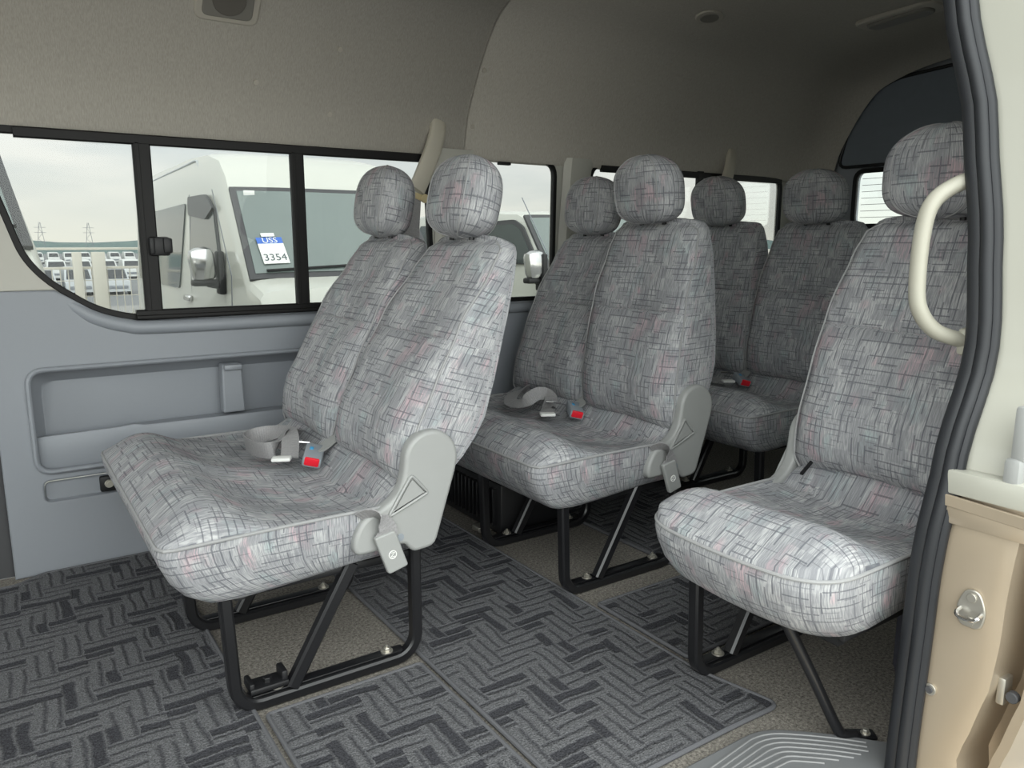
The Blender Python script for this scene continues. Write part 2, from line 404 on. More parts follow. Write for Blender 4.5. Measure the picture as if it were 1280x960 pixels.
# fluted pillar covers between the windows
m = MB(); m.loft([[(1.425, 2.634, z), (1.445, 2.618, z), (1.58, 2.618, z), (1.605, 2.634, z)] for z in (.77, 1.0, 1.30, 1.345)], False)
m.loft([[(2.005 + d, 2.634, z), (2.03 + d, 2.612, z), (2.10 + d, 2.612, z), (2.12 + d * 2.2, 2.634, z)] for z, d in ((.77, -.01), (1.0, .005), (1.30, .03), (1.345, .035))], False)
m.build('pillar_cover', CREAM, WALLR)

# headliner
half = [(2.655, 1.312), (2.634, 1.322), (2.602, 1.451), (2.548, 1.556), (2.475, 1.667), (2.395, 1.756), (2.311, 1.80), (2.15, 1.845), (1.95, 1.87), (1.67, 1.88)]
full = half + [(2 * 1.67 - y, z) for y, z in half[-2::-1]]
pc = cr([(0, y, z) for y, z in full], 5)
def hring(x, k=0., dz=0.):
    return [(x, p[1] + (1.67 - p[1]) * k, p[2] - (p[2] - 1.0) * dz) for p in pc]
xs = [(XF, 0), (0, 0), (1.543, 0), (1.5475, .0035), (1.5515, .0035), (1.556, 0), (2.6, 0), (3.2, .0), (3.45, .012), (3.58, .035), (3.66, .075), (3.70, .13)]
m = MB()
nfull = len(pc); cut = next(i for i, p in enumerate(pc) if p[1] < .98)      # over the side door the lining stops at the roof rail
fa = [(x, k) for x, k in xs if x < 1.56]; fb = [(x, k) for x, k in xs if x > 1.55]
def hr2(x, k): return hring(x, k if k > .004 else -k, k * .45 if k > .004 else -k)
m.loft([hr2(x, k)[:cut] for x, k in fa], False); m.loft([hr2(x, k) for x, k in fb], False)
m.loft([[(x, p[1] + (p[1] - 1.67) * .06, p[2] + .06) for p in pc[:cut]] for x in (XF, 1.5)], False)
m.loft([[(x, p[1] + (p[1] - 1.67) * .06, p[2] + .06) for p in pc] for x in (1.5, XR + .06)], False)
# headliner drops to meet the cab above the side door
struct(m.build('ceiling', HEAD, sharp=60))

# tailgate
RWo = rr(.96, 1.085, 2.392, 1.352, .045)
struct_rear = plate([(.60, 0), (2.70, 0), (2.70, 1.5), (2.5, 1.9), (.9, 1.9), (.64, 1.5)], [RWo], .03, 0, at(PY, XR + .04)).build('wall_rear', TRIM); struct(struct_rear)
tg = [(2.487, 1.378), (2.436, 1.571), (2.361, 1.714), (2.202, 1.775), (1.942, 1.79)]
tgo = tg + [(3.34 - y, z) for y, z in tg[::-1]]
m = plate(rpoly(tgo, .05, 4), (), .02, .004, at(PY, XR + .008)); lab(m.build('upper_trim_panel', REARP, struct_rear), 'dark blue grey panel above the rear glass')
m = MB(); m.tube([(XR - .006, p[0], p[1]) for p in rpoly(tgo, .05, 4)], .008, 8, True); m.build('panel_edge', BLKP, struct_rear)
g = plate(inset(RWo, -.015), [inset(RWo, .008)], .02, .003, at(PY, XR + .02)).build('window_4', BLKA); struct(g)
plate(inset(RWo, .004), (), .004, 0, at(PY, XR + .03)).build('pane', GL2, g)
m = MB()
for k in range(7):
    z = 1.125 + k * .032; m.tube([(XR + .024, 1.0, z), (XR + .024, 2.36, z)], .0012, 5)
m.build('heater_line', RUB, g)

# left wall: behind the door opening (with its own side glass), header above the opening, front pillar
LW = rr(1.72, .80, 3.45, 1.32, .06)
o = plate([(1.52, .0), (XR, 0), (XR, 1.42), (1.52, 1.42)], [LW], .03, 0, at(PX, 0, YL - .015)).build('wall_left', CREAM); struct(o); WALLL = o
plate(inset(LW, -.01), (), .004, 0, at(PX, 0, YL - .02)).build('pane', GL3, WALLL)  # unseen pane, tint deepened to cut the light reaching the rear seats
m = MB(); m.box((1.92, .79, .13), (.60, .17, .26), .05); lab(m.build('wheel_arch', NAVY, WALLL), 'dark carpeted wheel arch beside the single seat')
struct(plate([(XF, .0), (-.35, 0), (-.35, 1.42), (XF, 1.42)], [rr(-1.9, .78, -.55, 1.32, .06)], .04, 0, at(PX, 0, YL - .02)).build('trim_2', DARKT))

# door pillar (jamb): faces the front of the van, with the gold lower body and ivory upper body
def jamb_x(z):  return lerp([(-.6, 1.34), (.10, 1.335), (.50, 1.335), (.64, 1.355), (.80, 1.412), (.9, 1.42), (1.2, 1.425), (1.4, 1.42), (1.7, 1.42)], z)
def jamb_y(z):  return lerp([(-.6, .690), (.05, .690), (.40, .682), (.62, .668), (.83, .664), (1.0, .680), (1.2, .710), (1.4, .760), (1.52, .80), (1.7, .88)], z)
def jring(z, lower):
    x, y = jamb_x(z), jamb_y(z)
    cols = [(.30, -.030), (.10, -.028), (.012, -.026), (.0, -.030), (-.004, -.040)]      # (dx back, dy outward)
    if lower:
        d = lerp([(-.6, .30), (.10, .115), (.19, .135), (.26, .150), (.35, .155), (.60, .155)], z)   # where the dark groove begins
        cols += [(-.006, -.06), (-.006, -d + .022), (.0, -d), (.09, -d - .012), (.10, -d - .034), (.012, -d - .044), (.012, -d - .06), (.06, -d - .075), (.5, -d - .085)]
    else:
        cols += [(-.002, -.06), (-.001, -.10), (.004, -.15), (.03, -.165), (.02, -.19), (.10, -.20), (.5, -.21)]
    return [(x + a, y + b, z) for a, b in cols]
m = MB(); m.loft([jring(z, False) for z in [.585 + k * .03 for k in range(38)]], False)
jamb = m.build('door_pillar', IVORY, WALLL, sharp=50); lab(jamb, 'ivory upper half of the door pillar')
m = MB(); m.loft([jring(z, True) for z in [-.5 + k * .03 for k in range(36)] + [.578]], False)
jl = m.build('pillar_lower_panel', GOLD, WALLL, sharp=50); lab(jl, 'beige metallic lower half of the door pillar')
# rail steps across the pillar
xj = jamb_x(.58)
m = MB(); m.box((xj - .008, .568, .600), (.035, .134, .042), .004); m.build('rail_cover', IVORY, WALLL)
m = MB(); m.box((xj - .010, .569, .545), (.032, .132, .036), .004); m.bar([(xj - .026, .634, .568), (xj - .026, .506, .562)], .006, .02); m.build('rail_cover', GOLD, WALLL)
# seal round the door opening
sp = [(jamb_x(z) - .004, jamb_y(z) - .014, z) for z in [-.12 + k * .045 for k in range(40)]]
sp = sp + [(1.36, .855, 1.71), (1.25, .86, 1.72), (.6, .86, 1.72), (-.35, .86, 1.72)]
m = MB()
m.sweep(sp, [(.021 * cos(a), .019 * sin(a)) for a in [2 * pi * k / 14 for k in range(14)]], up=(0, 1, 0))
m.sweep([(p[0] - .012, p[1] - .018, p[2]) if i < 40 else (p[0], p[1] - .018, p[2] + .008) for i, p in enumerate(sp)], [(.014 * cos(a), .012 * sin(a)) for a in [2 * pi * k / 12 for k in range(12)]], up=(0, 1, 0))
m.sweep([(p[0] - .007, p[1] - .030, p[2]) if i < 40 else (p[0], p[1] - .03, p[2] + .012) for i, p in enumerate(sp)], [(.010 * cos(a), .009 * sin(a)) for a in [2 * pi * k / 10 for k in range(10)]], up=(0, 1, 0))
lab(m.build('door_seal', RUB, WALLL), 'black rubber seal round the door opening')
# unseen roof rail added over the door opening to keep sky light out
m = MB(); m.box((-.52, .88, 1.80), (3.95, .16, .10), .03); struct(m.build('trim_3', IVORY))
# sill below the opening
m = MB(); m.box((.0, .55, -.17), (2.7, .30, .24), .02); struct(m.build('trim_4', GOLD))

# striker, plug, hinge stop on the pillar
xs_ = jamb_x(.39) - .006
t_ = thing('door_striker', 'silver door striker plate on the beige pillar', 'door striker', (xs_, .574, .39))
m = plate(rpoly([(-.018, -.034), (.018, -.034), (.024, -.005), (.020, .014), (.010, .034), (-.010, .034), (-.020, .014), (-.024, -.005)], .012), (), .006, .002, at(PY, -.003)); m.build('striker_plate', STEEL, t_)
m = MB(); m.tube(cr([(-.004, -.017, -.004), (-.018, -.017, -.008), (-.022, -.010, -.013), (-.022, .010, -.013), (-.018, .017, -.008), (-.004, .017, -.004)], 5), .0035, 8); m.build('striker_loop', CHR, t_)
for z in (.020, -.022):
    m = MB(); m.cyl((-.005, 0, z), (-1, 0, 0), .008, .004, 14); m.build('screw', STEEL, t_)
t_ = thing('pillar_plug', 'small round grey plug low on the beige pillar beside the seal', 'plug', (jamb_x(.21) - .006, .628, .212))
m = MB(); m.cyl((0, 0, 0), (-1, 0, 0), .011, .004, 20); m.build('plug_rim', STEEL, t_)
m = MB(); m.cyl((-.003, 0, 0), (-1, 0, 0), .0065, .004, 16); m.build('plug_cap', DARKT, t_)
t_ = thing('door_stop', 'dark door stop with bolt in the hollow of the beige pillar', 'door stop', (jamb_x(.25) + .035, .515, .25))
m = MB(); m.box((0, .012, 0), (.03, .014, .05), .004); m.build('stop_body', STEEL, t_)
m = MB(); m.cyl((-.01, -.008, .0), (-1, 0, 0), .010, .012, 12); m.build('bolt', DARKT, t_)
t_ = thing('door_roller_bracket', 'grey roller bracket of the sliding door beside the rail step', 'bracket', (jamb_x(.66) - .015, .535, .66))
m = MB(); m.box((0, 0, .04), (.03, .022, .09), .006); m.build('bracket_arm', PLG, t_)
m = MB(); m.box((-.004, .004, -.035), (.035, .026, .07), .008); m.build('bracket_foot', PLG, t_)

# grab handle
t_ = thing('grab_handle', 'curved ivory grab handle beside the black door seal', 'handle', (1.40, .700, .96))
hp = cr([(.050, -.012, .150), (.020, .010, .142), (-.012, .036, .112), (-.022, .046, .060), (-.022, .047, -.040), (-.014, .040, -.085), (.010, .022, -.118), (.050, -.008, -.135)], 7)
m = MB(); m.sweep(hp, [(.017 * cos(a), .014 * sin(a)) for a in [2 * pi * k / 14 for k in range(14)]]); m.build('grip', HANDLE, t_)
for q in ((.052, -.012, .150), (.052, -.010, -.136)):
    m = MB(); m.box(q, (.03, .02, .05), .008); m.build('handle_mount', HANDLE, t_)

# step plate and floor mats
sp = rpoly([(-.30, .72), (1.425, .69, 0), (1.43, .705, .02), (1.335, .818, .09), (1.23, .908, .05), (-.30, .913)], .02, 8)
t_ = thing('step_plate', 'ribbed grey plastic scuff plate along the door sill', 'step', (0, 0, 0))
plate(sp, (), .012, .004, at(PZ, 0, 0, .008)).build('plate', STEP, t_)
m = MB()
for k in range(7):
    d = .016 + k * .014; q = [p for p in inset(sp, d)]
    q = [p for p in q if p[1] > .735 and p[0] < 1.42 - d and p[1] > .70 + d * .6]
    if len(q) > 3: m.tube([(p[0], p[1], .0145) for p in sorted(q, key=lambda p: p[0])], .0022, 6)
lab(m.build('rib', plain('rib_plastic', (128, 128, 128), .4), t_), 'pale raised ribs'); 
def floor_mat(label, pts, r=.03):
    out = rpoly(pts, r, 6)
    t_ = thing('floor_mat', label, 'mat', (0, 0, .001), 'patterned grey floor mats')
    plate(out, (), .008, .002, at(PZ, 0, 0, .004)).build('pile', MATW, t_)
    m = MB(); m.tube([(p[0], p[1], .0055) for p in inset(out, .004)], .0055, 8, True); m.build('edge_binding', plain_bind, t_)
plain_bind = plain('mat_binding', (96, 96, 99), .9, var=.15, scale=300)
floor_mat('patterned grey floor mat in front of the first bench, along the side panel', [(-1.25, .945), (.386, .945), (.386, 2.632), (.05, 2.632), (-.02, 2.58), (-1.25, 2.56)], .02)
floor_mat('narrow patterned floor mat in the aisle beside the first bench frame', [(.398, .945), (.772, .945), (.772, 1.535), (.398, 1.535)], .015)
floor_mat('patterned floor mat between the first and second benches with a rounded corner at the step', [(.784, .945), (1.20, .945, .05), (1.345, .94, .035), (1.30, 1.14, .05), (1.30, 2.58), (.784, 2.58)], .015)
floor_mat('patterned floor mat in the aisle between the second bench and the single seat', [(1.318, 1.19), (3.3, 1.19), (3.3, 1.535), (1.318, 1.535)], .015)
floor_mat('patterned floor mat behind the second bench frame, in front of the third', [(1.69, 1.55), (2.24, 1.55), (2.24, 2.58), (1.69, 2.58)], .015)

# ------------------------------------------------------------------ seats
# local frame: x rearwards from the cushion's front edge, y across (0 = centre), z up from the floor
F = [(0, -.065), (.03, -.108), (.07, -.127), (.13, -.134), (.25, -.100), (.42, -.040), (.54, -.004), (.60, .018), (.625, .045)]
FS = [(0, -.075), (.03, -.090), (.13, -.086), (.25, -.066), (.40, -.035), (.54, .018), (.60, .040), (.625, .055)]
HW = [(0, .200), (.03, .211), (.10, .217), (.30, .214), (.45, .205), (.54, .196), (.60, .182), (.62, .168)]
def back_ring(z, k=1.):
    f, s, w = lerp(F, z), lerp(FS, z), lerp(HW, z) * k; r = lerp([(0, .0), (.06, .03), (.13, .066), (.19, .086), (.3, .088)], z)
    pts = []
    # front face from -w to w, crowned; then side, back
    n = 18
    for i in range(n + 1):
        t = -1 + 2 * i / n
        e = abs(t) ** 5
        x = f * (1 - e) + s * e
        x -= .006 * (1 - t * t) * sin(min(1, z / .6) * pi) * 0 + .0
        hol = .012 * math.exp(-((t) / .45) ** 2) * (1 if z < .5 else max(0, 1 - (z - .5) / .1))
        pts.append((x + hol, w * t, z))
    for i in range(1, 5): pts.append((s + (r - s) * i / 5, w * (1.0 + .02 * sin(pi * i / 5)), z))
    for i in range(9): pts.append((r + .006 * cos((i / 8 - .5) * pi), w * (1 - i / 4), z))
    for i in range(4, 0, -1): pts.append((s + (r - s) * i / 5, -w * (1.0 + .02 * sin(pi * i / 5)), z))
    return pts, w
def make_backrest(parent, yc, pivot, ang):
    M = Matrix.Translation((pivot[0], yc, pivot[1])) @ Matrix.Rotation(ang, 4, 'Y')
    zs = [0, .012, .03, .06, .10, .15, .20, .25, .30, .354, .360, .366, .40, .45, .50, .54, .57, .59, .605, .615, .620]
    rings = []
    for z in zs:
        p, w = back_ring(z)
        if .358 < z < .362: p = [(x + (.006 if 1 < j < 17 else 0), y, q) for j, (x, y, q) in enumerate(p)]
        rings.append([M @ V(q) for q in p])
    def shrink(z, k, dz):
        p, w = back_ring(z); cx = .02
        return [M @ V((cx + (x - cx) * k, y * k, z + dz)) for x, y, _ in p]
    rings = [shrink(0, .3, -.002), shrink(0, .75, -.010), shrink(0, .93, -.006)] + rings + [shrink(.620, .96, .006), shrink(.62, .85, .012), shrink(.62, .55, .016), shrink(.62, .1, .017)]
    m = MB()
    def uvf(i, j, p, l, h):
        q = M.inverted() @ p
        zz = q.z + yc * 1.3 + (.0 if q.z < .36 else .21) + (max(0, q.x - .02) if i > len(rings) - 5 else 0)
        s_, w_ = lerp(FS, q.z), lerp(HW, q.z)
        if j <= 18: return (q.y + yc * 1.7, zz)
        if j <= 23: return (w_ + yc * 1.7 + (q.x - s_), zz)
        if j <= 31: return (.5 + q.y, zz)
        return (-w_ + yc * 1.7 - (q.x - s_), zz)
    m.loft(rings, True, True, True, uvf)
    b = m.build('backrest', FAB, parent, sharp=70)
    for sgn in (1, -1):
        m = MB(); path = [M @ V((lerp(FS, z) - .001, sgn * (lerp(HW, z) + .0005), z)) for z in [.0 + .02 * k for k in range(31)]]
        path += [M @ V((.052, sgn * .12, .634)), M @ V((.060, sgn * .04, .638))]
        m.tube(path, .0026, 6); m.build('piping', PIPE, b)
    return M
def make_headrest(parent, M, lift=0.):
    # upholstered block: domed top, flatter bottom, seamed round each end
    a, b, c = .064, .132, .104; cz = .727 + lift; cx = .008; e = 2.7; nz, n = 26, 40
    def kz(t): return (1 - abs(t) ** 2.5) ** (1 / 2.1) if t > 0 else (1 - abs(t) ** 4.5) ** (1 / 2.6) * (1 - .05 * t * t)
    def gz(t): return (1 - abs(t) ** 2.6) ** (1 / 2.3) if t > 0 else (1 - abs(t) ** 4.) ** (1 / 2.6)
    def pt(t, ang, f=1.):
        ca, sa = cos(ang), sin(ang); r = (abs(ca) ** e + abs(sa) ** e) ** (-1 / e)
        return M @ V((cx - .008 * t + a * gz(t) * r * ca * f, b * kz(t) * r * sa * f, cz + c * t))
    ts = [sin(pi / 2 * (-1 + 2 * i / nz)) * .9995 for i in range(nz + 1)]
    EQ = [0.]
    for j in range(n): EQ.append(EQ[-1] + (pt(0, 2 * pi * (j + 1) / n) - pt(0, 2 * pi * j / n)).length)
    m = MB(); m.loft([[pt(t, 2 * pi * j / n) for j in range(n)] for t in ts], True, True, True, lambda i, j, p, l, h: (EQ[j] + M.translation.y * 3, (M.inverted() @ p).z))
    h = m.build('headrest', FAB, parent, sharp=80)
    ang = math.atan2(.70 ** 1, (1 - .70 ** e) ** (1 / e))
    for s in (1, -1):
        m = MB(); loop = [pt(t, pi - s * ang, 1.004) for t in ts[1:-1]] + [pt(t, s * ang, 1.004) for t in ts[-2:0:-1]]
        m.tube(loop, .0020, 6, True); m.build('seam_piping', PIPE, h)
    for y in (-.05, .05):
        m = MB(); m.tube([M @ V((.03, y, .62)), M @ V((.02, y, .66 + lift))], .007, 8); m.build('headrest_post', BLKP, h)
def make_cushion(parent, hw, seats, bow=0., cr_=.035):
    D = .63
    out = []
    base = rpoly([(0, -hw, cr_), (0, hw, cr_), (D, hw, .03), (D, -hw, .03)], .05, 7)
    # resample evenly
    P = base + [base[0]]; L = [0]
    for a, b in zip(P, P[1:]): L.append(L[-1] + (b - a).length)
    N = 120; res = []
    for k in range(N):
        s = L[-1] * k / N; i = max(j for j in range(len(L) - 1) if L[j] <= s); t = (s - L[i]) / max(1e-9, L[i + 1] - L[i]); res.append(P[i].lerp(P[i + 1], t))
    res = [V((p.x - bow * max(0, 1 - p.x / .25) * (1 - (p.y / hw) ** 2) + .0, p.y)) for p in res]
    cen = V((.32, 0))
    def zp(x): return .413 + .004 * sin(x * 5)
    def off(p, d):     # inset towards the centre line, more at the front
        q = V(p); sy = 1 - d * .45 / hw; sx = d
        x = q.x + (d * 1.6 if q.x < .1 else d * 1.6 * max(0, 1 - (q.x - .1) / .3) - (d if q.x > .55 else 0)); return (x, q.y * sy)
    def h(x, y):
        crest = .052 * math.exp(-((x - .10) / .085) ** 2)
        dip = -.030 * math.exp(-((x - .40) / .11) ** 2) - .006 * math.exp(-((x - .25) / .08) ** 2)
        roll = .055 * math.exp(-((x - .545) / .052) ** 2)
        groove = -.016 * math.exp(-((x - .468) / .012) ** 2)
        z = crest + dip + roll + groove + .012
        for ys in seats:
            z -= .014 * math.exp(-((y - ys) / .11) ** 2) * math.exp(-((x - .32) / .15) ** 2)
        if len(seats) > 1:
            z += .014 * math.exp(-(y / .045) ** 2) * math.exp(-((x - .25) / .14) ** 2)
            z -= .008 * math.exp(-(y / .012) ** 2) * math.exp(-((x - .55) / .10) ** 2)
        return z
    rings = []
    for z, d in ((.268, .12), (.268, .075), (.276, .052), (.300, .030), (.335, .013), (.372, .003), (.400, -.001), (.412, .001)):
        rings.append([(*off(p, d), z + (.02 * min(1, p.x / .45) if z < .31 else 0) + (zp(p.x) - .413 if z > .39 else 0)) for p in res])
    nsk = len(rings)
    ks = [.985, .965, .94, .90, .85, .79, .72, .64, .55, .45, .34, .22, .10, .02]
    for k in ks:
        r = []
        for p in res:
            q = cen + (p - cen) * k
            sm = lambda d, w_: sqrt(max(0, 1 - (1 - min(1, max(0, d) / w_)) ** 2))
            e = sm(q.x + bow, .075) * sm(hw - abs(q.y), .15 if len(seats) > 1 else .11) * sm(D - q.x, .06)
            r.append((q.x, q.y, zp(q.x) + h(q.x, q.y) * e + .001))
        rings.append(r)
    m = MB()
    oy = sum(seats) + hw
    def uvf(i, j, p, l, hh):
        if i < nsk - 1: return (l + .37, p.z + .2)
        if i == nsk - 1: return (l + .37, p.z + .2) if uvf.side else (p.y + oy, p.x)
        return (p.y + oy, p.x)
    uvf.side = True
    # skirt and top as two lofts so the pattern turns at the piping
    per = L[-1]
    m.loft(rings[:nsk], True, True, False, lambda i, j, p, l, hh: (j * per / N + .37, p.z + .2))
    m.loft(rings[nsk - 1:], True, False, True, lambda i, j, p, l, hh: (p.y + oy, p.x))
    c = m.build('cushion', FAB, parent, sharp=75)
    m = MB(); m.tube([V((p[0] - .001, p[1], p[2] + .002)) for p in rings[nsk - 1]], .0038, 8, True); m.build('piping', PIPE, c)
    return c
def leg_frame(parent, y, bracket=False):
    xa, xb, r, zt = .132, .562, .055, .285
    pth = [(xa - .008, y, zt)]
    pth += [(xa, y, r + .014)] + [(xa + r - r * cos(a), y, .014 + r - r * sin(a)) for a in [pi / 2 * k / 6 for k in range(1, 7)]]
    pth += [(xb - r + r * sin(a), y, .014 + r - r * cos(a)) for a in [pi / 2 * k / 6 for k in range(0, 7)]] + [(xb, y, zt)]
    m = MB(); m.bar(pth, .030, .026, up=(-1, 0, 0))
    # flat foot flange inside the loop
    m.box(((xa + xb) / 2, y + .012, .030), (xb - xa - .06, .028, .004), .001)
    f = m.build('leg_frame', BLK, parent)
    m = MB(); m.bar([(.255, y, .030), (.405, y, zt)], .028, .030, up=(-1, 0, 0)); m.build('brace', BLK, f)
    for x in (.225, .490):
        m = MB(); m.cyl((x, y + .012, .032), (0, 0, 1), .015, .003, 18); m.cyl((x, y + .012, .034), (0, 0, 1), .009, .009, 6); m.cyl((x, y + .012, .042), (0, 0, 1), .004, .006, 8); m.build('floor_bolt', STEEL, f)
    if bracket:
        m = MB(); m.box((.205, y + .016, .045), (.085, .05, .014), .004); m.box((.168, y + .020, .052), (.012, .05, .022), .004); m.box((.240, y + .020, .056), (.014, .045, .03), .004); m.cyl((.205, y + .012, .05), (0, 0, 1), .010, .012, 6); m.build('slide_bracket', BLKP, f)
    return f
COV = [(.390, .103), (.388, .141), (.408, .177), (.427, .191), (.472, .207), (.502, .233), (.515, .277), (.518, .319), (.538, .350), (.572, .364), (.606, .362), (.638, .340), (.654, .306), (.650, .270), (.590, .086), (.535, .082), (.522, .094), (.512, .107), (.480, .105)]
def recliner(parent, y, sgn, tab=True):
    """moulded recliner cover on the aisle side; y = outer face, sgn = outward direction (-1 towards the door)"""
    pts = rpoly([(a, b + .217) for a, b in COV], .02, 3)
    m = plate(pts, (), .034, .009, at(PX, 0, y - sgn * .017), 3)
    r = m.build('recliner_cover', PLG, parent, sharp=50)
    tri = rpoly([(.470, .397), (.530, .485, .01), (.570, .437, .006)], .012, 4)
    m = MB(); m.sweep([(p[0], y + sgn * .001, p[1]) for p in tri], [(.005 * cos(a), .004 * sin(a)) for a in [2 * pi * k / 8 for k in range(8)]], True); m.build('recess_rim', PLG, r)
    m = plate(inset(tri, .008), (), .006, .002, at(PX, 0, y + sgn * .001)); m.build('reclining_lever', PLG, r)
    m = MB(); m.bar([(.534, y + sgn * .003, .480), (.566, y + sgn * .003, .440)], .004, .004); m.build('lever_gap', BLKP, r)
    m = MB(); m.cyl((.500, y - sgn * .002, .343), (0, sgn, 0), .009, .003, 16); m.build('screw_recess', SLOT, r)
    if tab:
        yy = y + sgn * .010
        m = MB(); pth = cr([(.412, y - sgn * .012, .402), (.430, y + sgn * .004, .412), (.452, yy, .398), (.462, yy + sgn * .006, .372), (.452, yy + sgn * .004, .350)], 6)
        m.ribbon(pth, [(.75, 0, -.35 - .02 * i) for i in range(len(pth))][:len(pth)], .046, .003)
        b = m.build('anchor_strap', WEB, parent)
        m = plate(rpoly([(.428, .362), (.478, .372), (.509, .282), (.460, .270)], .008, 4), (), .014, .004, at(PX, 0, yy + sgn * .004), 3); lab(m.build('belt_end_tab', WHT if False else PLG, b), 'pale plastic belt end tab')
        m = MB(); m.tube([(.470 + .009 * cos(a), yy + sgn * .0112, .316 + .009 * sin(a)) for a in [2 * pi * k / 20 for k in range(20)]], .0012, 5, True)
        z = .0045; m.tube([(.470 - z, yy + sgn * .0112, .316 + z), (.470 + z, yy + sgn * .0112, .316 + z), (.470 - z, yy + sgn * .0112, .316 - z), (.470 + z, yy + sgn * .0112, .316 - z)], .0010, 5); m.build('embossed_mark', WHT, b)
def lap_belt(parent, yb, variant=0):
    """buckle on a stalk between the backrests, loose lap strap lying on the cushion"""
    zc = .425
    pth = cr([(.585, yb - .015, .52), (.54, yb - .025, .485), (.50, yb - .035, .462), (.46, yb - .05, .452)], 5)
    m = MB(); m.ribbon(pth, [(0.15, 1, .1)] * len(pth), .040, .006); st = m.build('buckle_stalk', PLG, parent)
    R = Matrix.Rotation(radians(62), 3, 'Z') @ Matrix.Rotation(radians(-14), 3, 'Y') @ Matrix.Rotation(radians(14), 3, 'X')
    c = V((.455, yb - .055, zc + .018))
    m = MB(); m.box(c, (.084, .050, .030), .007, R); bk = m.build('buckle', SLOT, parent)
    m = MB(); m.box(c + R @ V((-.034, 0, .002)), (.018, .040, .024), .004, R); lab(m.build('release_button', RED, bk), 'red release button')
    m = MB(); m.box(c + R @ V((.010, .008, .0152)), (.014, .010, .002), .0008, R); lab(m.build('printed_mark', SKYB, bk), 'small blue printed mark')
    if variant == 0:
        loop = [(.50, yb + .20, .440), (.47, yb + .18, .452), (.43, yb + .13, .462), (.395, yb + .07, .446), (.368, yb + .075, .440), (.345, yb + .13, .440), (.345, yb + .20, .442), (.375, yb + .235, .444), (.42, yb + .215, .452), (.445, yb + .15, .466), (.44, yb + .09, .474), (.425, yb + .04, .462), (.405, yb - .01, .434)]
        wd = [(.9, -.2, .3), (.8, -.3, .5), (.6, -.3, .7), (.5, .0, .8), (-.1, 0, 1), (-.15, 0, 1), (-.1, .1, 1), (.1, .1, 1), (.4, .1, .9), (.7, .2, .6), (.9, .2, .3), (1, .2, .2), (1, 0, .1)]
    elif variant == 1:
        loop = [(.52, yb + .30, .452), (.46, yb + .27, .462), (.40, yb + .24, .450), (.36, yb + .19, .438), (.37, yb + .13, .446), (.42, yb + .11, .476), (.45, yb + .08, .470), (.42, yb + .04, .446), (.37, yb + .0, .442), (.36, yb - .05, .440)]
        wd = [(.5, -.3, .6), (.7, -.3, .4), (.8, -.4, .2), (.9, .2, .3), (.7, .1, .7), (.4, 0, .9), (.7, .3, .4), (.9, .4, .1), (.9, .3, .2), (1, .1, .1)]
    else:
        loop = [(.50, yb + .22, .452), (.45, yb + .20, .475), (.39, yb + .17, .468), (.36, yb + .11, .450), (.37, yb + .04, .442), (.40, yb - .04, .440)]
        wd = [(.5, -.3, .6), (.7, -.2, .4), (.8, -.2, .3), (.9, .1, .2), (.9, .1, .2), (1, 0, .1)]
    pth = cr(loop, 6); ws = cr(wd, 6)
    m = MB(); m.ribbon(pth, [w.normalized() for w in ws], .046, .003); lb = m.build('lap_strap', WEB, parent)
    e = V(loop[-1])
    m = MB(); m.box(e + V((-.025, -.012, .004)), (.050, .034, .010), .004, Matrix.Rotation(radians(-28), 3, 'Z')); lab(m.build('belt_tongue', WHT, lb), 'white plastic belt tongue')
    m = MB(); m.tube([e + V((.07, .045, .02)), e + V((.045, .05, .025)), e + V((.04, .08, .022)), e + V((.065, .085, .02))], .004, 6, True); m.build('metal_hook', CHR, lb)

PIV = (.603, .42)
def make_bench(label, x, ynear, near_ang, far_ang, legs=(.045, .468), variant=0, lifts=(0, 0), group=None):
    t_ = thing('bench_seat', label, 'seat', (x, ynear, 0), group)
    inner = bpy.data.objects   # parts are built straight in the bench's local frame, cushion centre at y = hw
    hw = .445
    c = make_cushion(t_, hw, (-.22, .22)); c.location = (0, hw, 0)
    for yc, a, lf in ((.225, near_ang, lifts[0]), (.665, far_ang, lifts[1])):
        M = make_backrest(t_, yc, (PIV[0], PIV[1] + lf), radians(a)); make_headrest(t_, M)
    recliner(t_, -.016, -1)
    for i, y in enumerate(legs): leg_frame(t_, y, i == 0 and variant == 0)
    m = MB(); m.box((.36, hw, .272), (.44, .80, .018), .004); m.bar([(.16, .06, .268), (.16, .83, .268)], .03, .03); m.bar([(.54, .06, .268), (.54, .83, .268)], .03, .03); m.build('seat_pan', BLKP, t_)
    lap_belt(t_, hw + .02, variant)
    return t_
SG = 'double bench seats along the right wall'
b1 = make_bench('pale grey patterned double bench nearest the camera, beside the sliding window', .217, 1.530, 16.6, 15.0, variant=0, group=SG)
b2 = make_bench('grey patterned double bench in the second row, near backrest more upright than the far one', 1.147, 1.585, -2.2, 9.5, variant=1, lifts=(.014, -.004), group=SG)
b3 = make_bench('shaded grey patterned double bench in the back row beyond the single seat', 2.085, 1.660, -1.0, -5.0, variant=2, lifts=(.026, .028), group=SG)

